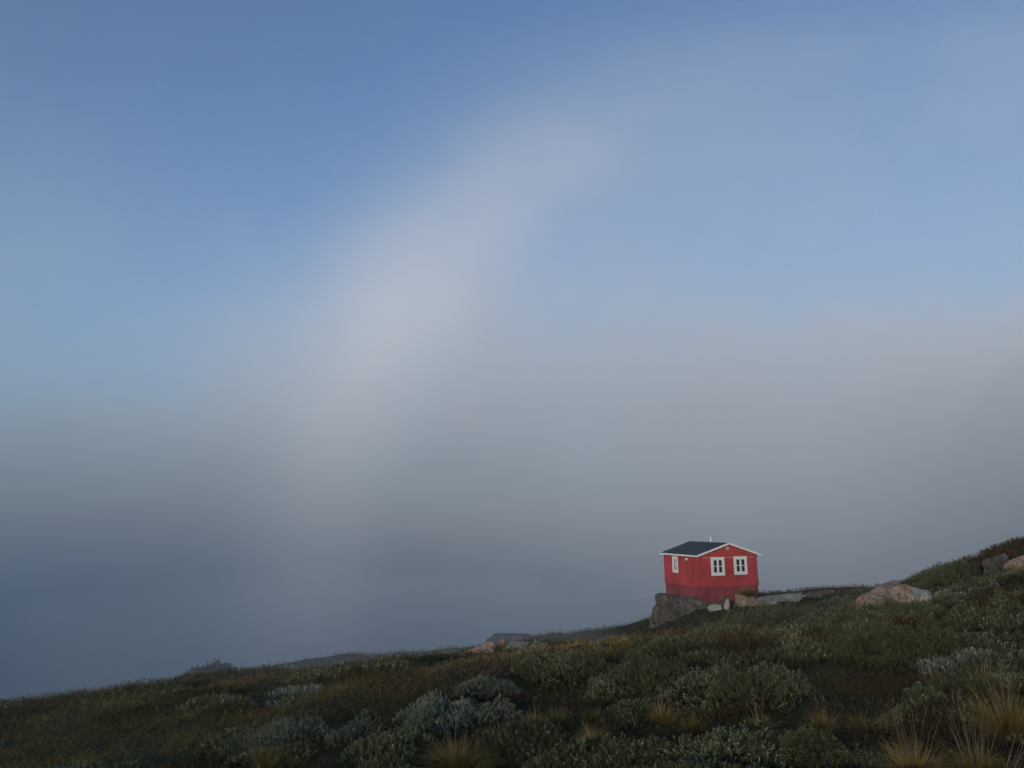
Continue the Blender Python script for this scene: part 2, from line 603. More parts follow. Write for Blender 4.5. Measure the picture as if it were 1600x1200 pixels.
# plinth skirt, slightly set back, running down onto the rock
pb = MB()
pb.prism([(0.03, -1.3), (CW - 0.03, -1.3), (CW - 0.03, ZB - 0.002), (0.03, ZB - 0.002)], 0.03, CL - 0.03)
plinth = pb.build("plinth", M_RED_DARK, cabin)
tag(plinth, "darker red skirt below the cabin wall")
fb = MB()
fb.box((-0.024, -0.024, ZB - 0.02), (CW + 0.024, -0.001, ZB + 0.018))
fb.box((-0.03, 0.0, ZB - 0.035), (-0.001, CL + 0.02, ZB + 0.025))
fb.box((CW + 0.001, 0.0, ZB - 0.035), (CW + 0.03, CL + 0.02, ZB + 0.025))
fb.build("drip_board", M_RED, cabin)

# roof
OV, OF, TH = 0.20, 0.20, 0.07
sl = (CR - CE) / xr
rf = MB()
zo = 0.03
rf.prism(cz([(-OV, CE - OV * sl + zo), (xr, CR + zo), (CW + OV, CE - OV * sl + zo), (CW + OV, CE - OV * sl + zo + TH), (xr, CR + zo + TH + 0.01), (-OV, CE - OV * sl + zo + TH)]), -OF, CL + OF)
roof = rf.build("roof", M_ROOF, cabin)
# gable and eave fascia boards in white
z0 = CE - OV * sl + zo
for y0, y1 in ((-OF - 0.025, -OF - 0.002), (CL + OF + 0.002, CL + OF + 0.025)):
    fa = MB()
    fa.prism(cz([(-OV - 0.02, z0 - 0.035), (xr, CR + zo - 0.03), (xr, CR + zo + TH + 0.025), (-OV - 0.02, z0 + TH + 0.012)]), y0, y1)
    fa.prism(cz([(xr + 0.001, CR + zo - 0.03), (CW + OV + 0.02, z0 - 0.035), (CW + OV + 0.02, z0 + TH + 0.012), (xr + 0.001, CR + zo + TH + 0.025)]), y0, y1)
    bmesh.ops.remove_doubles(fa.bm, verts=fa.bm.verts, dist=0.002)
    fa.build("gable_fascia", M_WHITE, roof)
fe = MB(); fe.box((-OV - 0.022, -OF, ZB + z0 - 0.03), (-OV - 0.001, CL + OF, ZB + z0 + TH - 0.006)); fe.build("eave_fascia", M_WHITE, roof)
fe = MB(); fe.box((CW + OV + 0.001, -OF, ZB + z0 - 0.03), (CW + OV + 0.022, CL + OF, ZB + z0 + TH - 0.006))
fe.build("eave_fascia", M_WHITE, roof)
ch = MB()
cx_, cy_ = 2.43, 2.0
zc = ZB + CR + 0.05
ch.tube((cx_, cy_, zc - 0.2), (cx_, cy_, zc + 0.36), 0.095)
ch.tube((cx_, cy_, zc + 0.36), (cx_, cy_, zc + 0.44), 0.055)
ch.tube((cx_, cy_, zc + 0.44), (cx_, cy_, zc + 0.47), 0.12, 0.05)
ch.tube((cx_, cy_, zc - 0.02), (cx_, cy_, zc + 0.06), 0.15, 0.09)
chim = ch.build("chimney", M_STEEL, roof)


def window(u0, u1, z0, z1, side):
    """casing on the wall, two sashes of two panes; side 'front' (X along wall) or 'left' (Y along wall)"""
    def mp(mb, ua, ub, za, zb, d0, d1):
        if side == 'front':
            mb.box((ua, -d1, ZB + za), (ub, -d0, ZB + zb))
        else:
            mb.box((-d1, ua, ZB + za), (-d0, ub, ZB + zb))
    t = 0.115
    c = MB()
    mp(c, u0, u0 + t, z0, z1, 0.002, 0.045); mp(c, u1 - t, u1, z0, z1, 0.002, 0.045)
    mp(c, u0 + t + .0005, u1 - t - .0005, z1 - t, z1, 0.002, 0.043); mp(c, u0 + t + .0005, u1 - t - .0005, z0, z0 + t, 0.002, 0.05)
    w = c.build("window", M_WHITE, cabin)
    s = MB()
    a0, a1, b0, b1 = u0 + t + 0.002, u1 - t - 0.002, z0 + t + 0.002, z1 - t - 0.002
    mid = (a0 + a1) / 2
    st = 0.075 if side == 'front' else 0.055
    mm = 0.075 if side == 'front' else 0.05
    mp(s, a0, a0 + st, b0, b1, 0.003, 0.034); mp(s, a1 - st, a1, b0, b1, 0.003, 0.034)
    mp(s, mid - mm, mid + mm, b0, b1, 0.003, 0.036)
    for k in (0, 1):
        xa, xb = (a0 + st + .0005, mid - mm - .0005) if k == 0 else (mid + mm + .0005, a1 - st - .0005)
        mp(s, xa, xb, b0, b0 + st, 0.003, 0.033); mp(s, xa, xb, b1 - st, b1, 0.003, 0.033)
        zm = (b0 + b1) / 2
        mp(s, xa, xb, zm - 0.02, zm + 0.02, 0.003, 0.031)
    s.build("sash", M_WHITE, w)
    g = MB()
    mp(g, a0 + st * 0.5, mid - mm * 0.5, b0 + st * 0.5, b1 - st * 0.5, 0.006, 0.0265)
    mp(g, mid + mm * 0.5, a1 - st * 0.5, b0 + st * 0.5, b1 - st * 0.5, 0.006, 0.0265)
    g.build("pane", M_GLASS, w)
    return w


window(0.92, 1.92, 0.65, 1.79, 'front')
window(2.65, 3.65, 0.67, 1.81, 'front')
window(2.28, 2.92, 0.70, 1.74, 'left')
# thin pale batten at eaves height across the gable
M_BATTEN = mat_simple("weathered_batten", (0.50, 0.33, 0.28), 0.8, 0.2)
for xa, xb in ((0.30, 0.915), (1.925, 2.645), (3.655, 4.22)):
    ba = MB(); ba.box((xa, -0.032, ZB + 1.735), (xb, -0.014, ZB + 1.765)); ba.build("batten", M_BATTEN, cabin)
ve = MB(); ve.box((2.10, -0.045, ZB + 2.22), (2.33, -0.014, ZB + 2.42)); ve.build("gable_vent", mat_simple("pinkish_vent", (0.52, 0.30, 0.28), 0.7, 0.2), cabin, bevel=0.008)
la = MB(); la.tube((-0.013, 1.16, ZB + 1.66), (-0.13, 1.16, ZB + 1.66), 0.035, 0.035, 10); la.tube((-0.105, 1.16, ZB + 1.66), (-0.105, 1.16, ZB + 1.56), 0.06, 0.07, 12)
la.build("wall_lamp", M_WHITE, cabin)
jb = MB(); jb.box((CW + 0.014, 0.08, ZB - 0.05), (CW + 0.13, 0.30, ZB + 0.20)); jb.tube((CW + 0.09, 0.19, ZB - 0.05), (CW + 0.09, 0.19, -0.15), 0.03)
jb.build("meter_box", M_BLACK, cabin, bevel=0.01)

# ------------------------------------------------------------------ rocks
CLEAR = []            # (x, y, radius) kept free of scrub
def mat_rock(name, c_dark, c_mid, c_light, lichen=(0.10, 0.10, 0.085), lich=0.6):
    m, nt, out = new_mat(name)
    L = nt.links
    tc = N(nt, "ShaderNodeTexCoord")
    n1 = N(nt, "ShaderNodeTexNoise", i_Scale=2.2, i_Detail=9.0, i_Roughness=0.68)
    n2 = N(nt, "ShaderNodeTexNoise", i_Scale=5.5, i_Detail=7.0, i_Roughness=0.7)
    n3 = N(nt, "ShaderNodeTexVoronoi", i_Scale=4.0, feature='DISTANCE_TO_EDGE')
    for n in (n1, n2, n3):
        L.new(tc.outputs["Object"], n.inputs["Vector"])
    c = ramp(nt, n1.outputs[0], [(0.30, c_dark), (0.5, c_mid), (0.70, c_light)])
    lm = ramp(nt, n2.outputs[0], [(lich - 0.08, (0, 0, 0)), (lich + 0.03, (1, 1, 1))])
    mx = N(nt, "ShaderNodeMix", data_type='RGBA')
    L.new(lm.outputs[0], mx.inputs[0]); L.new(c.outputs[0], mx.inputs[6]); mx.inputs[7].default_value = (*lichen, 1)
    ck = ramp(nt, n3.outputs[0], [(0.0, (0.35, 0.33, 0.32)), (0.035, (1, 1, 1))])
    m2 = N(nt, "ShaderNodeMix", data_type='RGBA', blend_type='MULTIPLY'); m2.inputs[0].default_value = 0.55
    L.new(mx.outputs[2], m2.inputs[6]); L.new(ck.outputs[0], m2.inputs[7])
    b = N(nt, "ShaderNodeBsdfPrincipled", i_Roughness=0.9)
    b.inputs["Specular IOR Level"].default_value = 0.2
    bp = N(nt, "ShaderNodeBump", i_Strength=0.8, i_Distance=0.06)
    L.new(n2.outputs[0], bp.inputs["Height"]); L.new(bp.outputs[0], b.inputs["Normal"])
    L.new(m2.outputs[2], b.inputs["Base Color"]); L.new(b.outputs[0], out.inputs[0])
    return m


K_PINK = mat_rock("pink_granite", (0.20, 0.12, 0.08), (0.40, 0.24, 0.16), (0.52, 0.39, 0.28), (0.14, 0.125, 0.09), 0.57)
K_PALE = mat_rock("pale_grey_granite", (0.22, 0.195, 0.155), (0.36, 0.325, 0.265), (0.46, 0.42, 0.35), lich=0.62)
K_DARK = mat_rock("dark_lichened_rock", (0.035, 0.035, 0.038), (0.07, 0.07, 0.07), (0.12, 0.115, 0.11), (0.22, 0.21, 0.19), 0.64)
K_BROWN = mat_rock("brown_grey_rock", (0.055, 0.042, 0.032), (0.135, 0.098, 0.076), (0.25, 0.19, 0.15), (0.06, 0.055, 0.035), 0.54)
K_GREY = mat_rock("dull_grey_granite", (0.10, 0.095, 0.08), (0.20, 0.19, 0.165), (0.30, 0.28, 0.24), lich=0.6)
K_OCHRE = mat_rock("ochre_granite", (0.13, 0.09, 0.05), (0.28, 0.195, 0.115), (0.38, 0.29, 0.18), lich=0.58)


def rock_mesh(name, dims, seed, planes=16, rough=0.06, sub=5, boxy=False):
    rg = np.random.default_rng(seed)
    bm = bmesh.new()
    bmesh.ops.create_icosphere(bm, subdivisions=sub, radius=1.0)
    co = np.array([v.co[:] for v in bm.verts])
    planes = planes * 2
    nrm = rg.normal(size=(planes, 3))
    if boxy:
        ax_ = np.tile(np.concatenate([np.eye(3), -np.eye(3)]), (planes // 6 + 1, 1))[:planes]
        nrm = ax_ + 0.28 * nrm
    nrm /= np.linalg.norm(nrm, axis=1, keepdims=True)
    h = rg.uniform(0.58, 0.92, planes) if not boxy else rg.uniform(0.72, 1.0, planes)
    dd = co @ nrm.T
    r = np.where(dd > 0.05, h / np.maximum(dd, 0.05), 9.0)
    r = np.minimum(r.min(1), 1.35)
    # soften the edges a little, add lumps and cracks
    o = rg.uniform(0, 50, 3)
    if boxy:      # vertical joints
        r = r - 0.10 * np.clip(0.22 - np.abs(fbm(np.arctan2(co[:, 1], co[:, 0]) * 2.2 + o[0], co[:, 2] * 0.5 + o[1], 3)), 0, 1) / 0.22
    n = fbm(co[:, 0] * 1.7 + o[0] + co[:, 2], co[:, 1] * 1.7 + o[1] - co[:, 2], 5)
    n2 = np.abs(fbm(co[:, 0] * 2.6 + o[2] - co[:, 2] * 1.5, co[:, 1] * 2.6 + co[:, 2] * 2, 4))
    r = r * (1 + rough * n) - rough * 1.1 * np.clip(0.25 - n2, 0, 1)
    p = co * r[:, None]
    p = p * np.array(dims)
    for v, q in zip(bm.verts, p):
        v.co = q
    me = bpy.data.meshes.new(name); bm.to_mesh(me); bm.free()
    me.polygons.foreach_set("use_smooth", np.zeros(len(me.polygons), dtype=bool))
    return me


def rock(name, label, px, py, Y, wpx, hpx, mat, seed, rz=0.0, depth=0.8, tilt=0.0, planes=16, rough=0.06, sink=0.35, cat="rock", group=None, sub=5, boxy=False):
    """px,py: centre of the rock's foot in the photo; wpx,hpx: its size there"""
    p = cast(px, py) if Y is None else at(px, py, Y)
    s = p.y / FPX * 1.04
    W, H = wpx * s / 2, hpx * s
    hh = H / (2 - 2 * sink) / 0.9
    me = rock_mesh(name, (W * 1.18, W * depth * 1.15, hh), seed, planes, rough, sub, boxy)
    o = link_mesh(name, me, mat)
    o.location = (p.x, p.y + W * depth * 0.4, p.z + H - hh * 0.93)
    o.rotation_euler = (0, tilt, rz)
    CLEAR.append((p.x, p.y - 0.35, W * 0.95 + 0.15)); CLEAR.append((p.x, p.y - 1.2, W * 0.95)); CLEAR.append((o.location.x, o.location.y, W * 0.9))
    tag(o, label, cat, group)
    return o


rock("granite_boulder", "large orange pink granite boulder lying in green shrubs on the right slope", 1386, 960, None, 92, 33, K_PINK, 3, 0.2, 0.45, -0.24, 10, 0.14, boxy=True)
rock("granite_boulder", "pale grey boulder leaning against the right end of the orange pink boulder", 1432, 951, None, 40, 31, K_PALE, 8, -0.2, 0.8, 0.15, 10, 0.09, boxy=True)
rock("granite_boulder", "smooth pinkish rock at the low left end of the orange pink boulder", 1361, 957, None, 34, 24, K_PINK, 12, 0.4, 0.8, -0.2, 12)
rock("rock_slab", "dark flat slab crowning the small outcrop on the middle of the skyline", 797, 1006, None, 60, 13, K_DARK, 21, 0.1, 0.5, 0.06, 10, boxy=True)
rock("rock", "pinkish broken rock stepping down left of the dark slab on the skyline", 750, 1026, None, 44, 15, K_PINK, 24, 0.1, 0.5, -0.3, 10, 0.14, boxy=True)
rock("rock", "smallest pinkish rock at the lower left tip of the skyline outcrop", 726, 1032, None, 20, 10, K_PINK, 27, 0.1, 0.6, -0.2, 12)
rock("rock", "squarish orange rock under the dark slab on the skyline", 787, 1012, None, 18, 12, K_OCHRE, 31, 0.1, 0.6, 0.0, 8)
rock("rock", "pale grey rock under the right end of the dark slab on the skyline", 812, 1013, None, 30, 12, K_GREY, 33, 0.1, 0.6, 0.05, 12)
rock("rock_outcrop", "brownish rock face breaking out of the brown bank at the right edge", 1564, 893, None, 46, 22, K_BROWN, 41, 0.2, 0.4, -0.35, 10, 0.12, boxy=True)
rock("rock_outcrop", "pale pink ledge sloping up to the right edge beside the rock face", 1594, 888, None, 44, 16, K_PINK, 44, 0.1, 0.4, -0.4, 10, 0.1, boxy=True)

# rocks that carry the cabin
rock("rock_outcrop", "brown rock knoll with a steep cracked face carrying the left end of the cabin", 1062, 975, 46.2, 74, 41, K_BROWN, 52, 0.25, 0.8, 0.03, 10, 0.13, 0.35, boxy=True)
rock("rock_outcrop", "brown buttress stepping out at the far left foot of the cabin's knoll", 1032, 972, 45.4, 26, 26, K_BROWN, 54, 0.1, 0.8, 0.35, 10, 0.13, 0.35, boxy=True)
rock("rock_outcrop", "low brown rock ledge under the middle of the cabin's front wall", 1120, 966, 46.5, 74, 27, K_BROWN, 57, 0.3, 0.45, -0.05, 10, 0.12, 0.45, boxy=True)
rock("rock_outcrop", "low jagged brown rock joining the knoll to the ledge under the cabin's near corner", 1094, 967, 45.9, 46, 25, K_BROWN, 56, 0.2, 0.6, 0.1, 10, 0.14, 0.4, boxy=True)
rock("rock_ledge", "long flat grey ledge in the heath reaching right from the cabin's corner", 1218, 939, None, 66, 9, K_GREY, 58, 0.15, 0.4, -0.10, 10, 0.12, 0.45, boxy=True)
rock("rock_ledge", "flat low brown ledge on the ridge between the cabin and the orange boulder", 1284, 930, None, 50, 6, K_BROWN, 59, 0.15, 0.4, -0.10, 10, 0.12, 0.5, boxy=True)
rock("boulder", "grass topped ochre boulder against the right end of the cabin's front wall", 1168, 960, 45.9, 32, 32, K_OCHRE, 61, 0.1, 0.6, 0.1, 10, 0.10, 0.3, boxy=True)
rock("boulder", "pale flat topped boulder in front of the middle of the cabin", 1119, 959, 45.2, 21, 13, K_PALE, 63, 0.1, 0.7, -0.1, 8, boxy=True)
rock("rock", "upright forked pale stone between the flat pale boulder and the ochre boulder", 1137, 952, 45.4, 9, 15, K_PALE, 66, 0.3, 0.6, 0.3, 9, 0.1)
rock("rock", "small pinkish stone lying below the upright forked stone", 1140, 963, 45.0, 13, 11, K_PINK, 69, 0.5, 0.7, 0.0, 9)
rock("rock", "dark stone in the gap left of the ochre boulder by the cabin", 1149, 959, 45.7, 12, 15, K_DARK, 71, 0.2, 0.7, 0.3, 10)
rock("rock", "flat grey stone at the foot of the ochre boulder by the cabin", 1154, 965, 44.8, 24, 5, K_PALE, 73, 0.1, 0.5, 0.05, 10)
rock("rock_slab", "thin pale slab lying in the heath right of the cabin", 1246, 934, None, 24, 5, K_PALE, 75, 0.1, 0.5, -0.1, 10)
rock("rock_slab", "narrow pale slab in the heath just right of the ochre boulder", 1206, 945, None, 16, 5, K_PALE, 77, 0.2, 0.5, -0.2, 10)
rock("rock", "small pale stone lying near the left end of the skyline", 292, 1062, None, 16, 5, K_PALE, 79, 0.1, 0.6, 0.0, 10)
rock("rock", "small pale stone half sunk in the brown slope left of centre", 460, 1046, None, 14, 5, K_PALE, 81, 0.1, 0.6, 0.0, 10)

# ------------------------------------------------------------------ plants
def mat_leaf(name, stops, rough=0.5, spec=0.35, back=None):
    m, nt, out = new_mat(name)
    L = nt.links
    a = N(nt, "ShaderNodeAttribute", attribute_name="tint")
    oi = N(nt, "ShaderNodeNewGeometry")
    c = ramp(nt, a.outputs["Fac"], stops)
    b = N(nt, "ShaderNodeBsdfPrincipled", i_Roughness=rough)
    b.inputs["Specular IOR Level"].default_value = spec
    col = c.outputs[0]
    if back is not None:
        mx = N(nt, "ShaderNodeMix", data_type='RGBA')
        mx.inputs[7].default_value = (*back, 1)
        mu = N(nt, "ShaderNodeMath", operation='MULTIPLY'); mu.inputs[1].default_value = 0.6
        L.new(oi.outputs["Backfacing"], mu.inputs[0])
        L.new(mu.outputs[0], mx.inputs[0]); L.new(col, mx.inputs[6])
        col = mx.outputs[2]
    L.new(col, b.inputs["Base Color"])
    L.new(b.outputs[0], out.inputs[0])
    return m


M_WILLOW = mat_leaf("willow_leaf", [(0.0, (0.034, 0.040, 0.012)), (0.45, (0.076, 0.079, 0.021)), (0.72, (0.126, 0.128, 0.044)), (0.92, (0.24, 0.255, 0.13)), (1.0, (0.36, 0.36, 0.22))], 0.55, 0.25, back=(0.17, 0.17, 0.08))
M_SILVER = mat_leaf("silvery_willow_leaf", [(0.0, (0.055, 0.064, 0.036)), (0.5, (0.125, 0.138, 0.085)), (0.85, (0.28, 0.29, 0.20)), (1.0, (0.42, 0.42, 0.31))], 0.6, 0.22, back=(0.27, 0.27, 0.18))
M_HEATH = mat_leaf("heath_leaf", [(0.0, (0.034, 0.020, 0.010)), (0.35, (0.072, 0.038, 0.016)), (0.6, (0.062, 0.054, 0.016)), (0.85, (0.115, 0.050, 0.020)), (1.0, (0.18, 0.15, 0.10))], 0.7, 0.2)
M_GRASS = mat_leaf("dry_grass", [(0.0, (0.060, 0.040, 0.010)), (0.3, (0.120, 0.098, 0.018)), (0.6, (0.27, 0.175, 0.030)), (0.85, (0.36, 0.20, 0.045)), (1.0, (0.48, 0.32, 0.11))], 0.6, 0.25)
M_STALK = mat_leaf("seed_stalk_straw", [(0.0, (0.17, 0.11, 0.055)), (0.6, (0.30, 0.21, 0.12)), (1.0, (0.42, 0.33, 0.22))], 0.6, 0.25)
M_BARK = mat_simple("willow_bark", (0.055, 0.042, 0.032), 0.85, 0.2, 0.3, 20.0)


def unit(v):
    return v / np.maximum(np.linalg.norm(v, axis=-1, keepdims=True), 1e-9)


def sprigs(P, A, S, nleaf, tint, rg, leaf=(0.034, 0.0135), stem=0.06, jit=0.35, spread=(72, 22)):
    """leafy shoots: P (n,3) feet, A (n,3) shoot direction, S (n,) size, tint (n,) -> verts, quads, tint per quad"""
    n = len(P)
    A = unit(A)
    ref = np.where(np.abs(A[:, 2:3]) > 0.9, np.array([[1.0, 0, 0]]), np.array([[0, 0, 1.0]]))
    U = unit(np.cross(A, ref)); V = np.cross(A, U)
    j = np.arange(nleaf)
    t = (j + 0.6) / nleaf
    yaw = rg.uniform(0, 6.28, n)[:, None] + j[None] * 2.39996 + rg.normal(0, jit, (n, nleaf))
    ang = np.radians(np.interp(t, [0, 1], spread))[None] + rg.normal(0, 0.22, (n, nleaf))
    Rd = U[:, None] * np.cos(yaw)[..., None] + V[:, None] * np.sin(yaw)[..., None]
    D = A[:, None] * np.cos(ang)[..., None] + Rd * np.sin(ang)[..., None]
    Nn = A[:, None] * np.sin(ang)[..., None] - Rd * np.cos(ang)[..., None]
    Wd = np.cross(D, Nn)
    sc = S[:, None] * rg.uniform(0.7, 1.2, (n, nleaf))
    base = P[:, None] + A[:, None] * (t[None] * stem * S[:, None])[..., None]
    ln = (leaf[0] * sc)[..., None]; wd = (leaf[1] * sc)[..., None]
    mid = base + D * ln * 0.5 + Nn * wd * 0.25
    tip = base + D * ln - Nn * ln * 0.10
    v = np.stack([base, mid + Wd * wd * 0.5, tip, mid - Wd * wd * 0.5], 2).reshape(-1, 3)
    f = np.arange(n * nleaf * 4).reshape(-1, 4)
    tt = np.clip(tint[:, None] + rg.normal(0, 0.10, (n, nleaf)) + 0.42 * (t[None] - 0.62), 0, 1).reshape(-1)  # pale shoot tips; lower leaves darkened, the shrubs' inner shade painted in
    return v, f, tt


def blades(P, D, Ln, Wd, bend, tint, rg, seg=3):
    """curved grass blades: P feet, D start direction, Ln length, Wd width, bend = droop amount"""
    n = len(P)
    D = unit(D)
    hor = unit(D * np.array([1, 1, 0]) + 1e-4)
    side = unit(np.cross(D, np.array([[0, 0, 1.0]]) + rg.normal(0, 0.25, (n, 3))))
    verts = []
    for k in range(seg + 1):
        t = k / seg
        c = P + D * (Ln * t)[:, None] + hor * (bend * Ln * t * t * 0.6)[:, None] - np.array([[0, 0, 1.0]]) * (bend * Ln * t * t * 0.55)[:, None]
        w = (Wd * (1 - 0.88 * t) * 0.5)[:, None]
        verts.append(np.stack([c - side * w, c + side * w], 1))
    V = np.stack(verts, 1)                      # n, seg+1, 2, 3
    idx = np.arange(n * (seg + 1) * 2).reshape(n, seg + 1, 2)
    f = np.stack([idx[:, :-1, 0], idx[:, :-1, 1], idx[:, 1:, 1], idx[:, 1:, 0]], -1).reshape(-1, 4)
    tt = np.clip(tint[:, None] + np.linspace(-0.16, 0.12, seg)[None] + rg.normal(0, 0.05, (n, 1)), 0, 1).reshape(-1)
    return V.reshape(-1, 3), f, tt


def merge(parts):
    vs_, fs_, ts_, o = [], [], [], 0
    for v, f, t in parts:
        vs_.append(v); fs_.append(f + o); ts_.append(t); o += len(v)
    return np.concatenate(vs_), np.concatenate(fs_), np.concatenate(ts_)


# ---- willow shrubs one can tell apart
def shrub(label, px, py, wpx, hpx, mat, seed, tint=0.5, depth=0.75, name="willow_shrub", leafs=1.0, cat="shrub", sp=0.046, group=None, leaf=(0.034, 0.0135)):
    rg = np.random.default_rng(seed)
    p = cast(px, py)
    s = p.y / FPX * 1.05
    W, H = wpx * s / 2, max(hpx * s, 0.12)
    Dp = W * depth
    lod = float(np.clip(p.y / 10.5, 0.78, 2.2)) * leafs
    n = int(np.clip(2.2 * math.pi * W * Dp * 1.25 / (sp * lod) ** 2, 60, 5600))
    root = empty(name, p)
    th = rg.uniform(0, 6.283, n); rr = np.sqrt(rg.uniform(0, 1, n))
    lob = 1 + 0.22 * np.sin(th * 3 + seed) + 0.14 * np.sin(th * 5 + 2 * seed)
    lx = W * rr * lob * np.cos(th); ly = Dp * rr * lob * np.sin(th)
    dome = np.sqrt(np.clip(1 - rr ** 2, 0, 1))
    lump = 0.75 + 0.38 * fbm(lx / 0.22 + seed, ly / 0.22, 3)
    hz = H * dome * lump * rg.uniform(0.2, 1.0, n) ** 0.5
    gx = p.x + lx; gy = p.y + ly + Dp * 0.3
    base = ground_z(gx, gy) - p.z
    P = np.stack([lx, ly + Dp * 0.3, base + hz], -1)
    A = np.stack([lx / W * 0.55 + rg.normal(0, 0.35, n), ly / Dp * 0.55 + rg.normal(0, 0.35, n), np.full(n, 0.9)], -1)
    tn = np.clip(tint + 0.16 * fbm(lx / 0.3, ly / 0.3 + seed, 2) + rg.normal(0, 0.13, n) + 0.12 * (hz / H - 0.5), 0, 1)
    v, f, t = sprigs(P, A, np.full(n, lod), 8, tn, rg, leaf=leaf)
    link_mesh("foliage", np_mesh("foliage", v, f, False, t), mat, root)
    bm = MB()
    for k in range(14):
        i = rg.integers(0, n)
        q = Vector(P[i]); b = Vector((lx[i] * 0.3, ly[i] * 0.3 + Dp * 0.3, 0.0)); b.z = gz(p.x + b.x, p.y + b.y) - p.z - 0.03
        bm.tube(b, q, 0.009 * lod, 0.004 * lod, 6)
    bm.build("stem", M_BARK, root)
    CLEAR.append((p.x, p.y + Dp * 0.3, min(W, Dp) * 0.95))
    tag(root, label, cat, group)
    return root


shrub("broad silvery willow shrub, the palest of all, left of centre below the misty slope", 700, 1146, 160, 42, M_SILVER, 1, 0.52)
shrub("thin silvery willow shrub in the dark lower left of the hillside", 425, 1180, 140, 42, M_SILVER, 2, 0.45, sp=0.06)
shrub("small grey green willow between the two silvery shrubs at lower left", 556, 1166, 80, 40, M_SILVER, 3, 0.30, sp=0.06)
shrub("domed dark green willow below the rust grass left of the cabin", 1010, 1092, 150, 62, M_WILLOW, 4, 0.55)
shrub("pale tipped green willow in the middle ground straight below the cabin", 1185, 1108, 120, 62, M_WILLOW, 5, 0.62)
shrub("leafy willow with pale shoot tips at the bottom edge below the cabin", 1145, 1212, 160, 62, M_WILLOW, 6, 0.66)
shrub("pale tipped willow cut by the bottom edge, left of centre of the right half", 965, 1222, 120, 44, M_WILLOW, 7, 0.74)
shrub("glossy bright green willow cut by the bottom edge, left of the orange tussock", 1285, 1215, 130, 60, M_WILLOW, 8, 0.52)
shrub("wide dark blue green willow thicket in the middle of the right slope", 1425, 1038, 230, 60, M_WILLOW, 9, 0.36)
shrub("green willow mat running in from the right edge above the grass tussocks", 1560, 985, 150, 46, M_WILLOW, 10, 0.5)
shrub("low green willow cushion between the thin stalked grass and the big right tussocks", 1455, 1128, 120, 34, M_WILLOW, 11, 0.58)
shrub("small pale green willow left of the bare heath patch on the right slope", 1222, 1086, 90, 46, M_WILLOW, 12, 0.72)
shrub("bright leaved willow at the right edge just above the tall tussocks", 1572, 1082, 80, 40, M_WILLOW, 13, 0.62)
shrub("flat willow mat above the silvery shrub in the middle of the slope", 880, 1062, 150, 36, M_WILLOW, 14, 0.5)
shrub("small dark willow on the slope below the skyline outcrop", 760, 1090, 90, 24, M_SILVER, 15, 0.25)
shrub("round dark bush standing on the skyline at the left", 320, 1060, 80, 21, M_WILLOW, 16, 0.2, name="round_bush", cat="bush")
shrub("dark green bush on the right skyline with twigs against the fog", 1480, 912, 100, 25, M_WILLOW, 17, 0.36, name="skyline_bush", cat="bush")
shrub("low brown twiggy bush at the top of the right skyline above the rock face", 1578, 870, 130, 20, M_HEATH, 18, 0.55, name="skyline_bush", cat="bush", leaf=(0.03, 0.008))
shrub("green willow directly below the orange pink boulder", 1385, 982, 170, 34, M_WILLOW, 19, 0.48)
shrub("green willow growing at the foot of the cabin's rocks", 1195, 986, 120, 34, M_WILLOW, 20, 0.42)


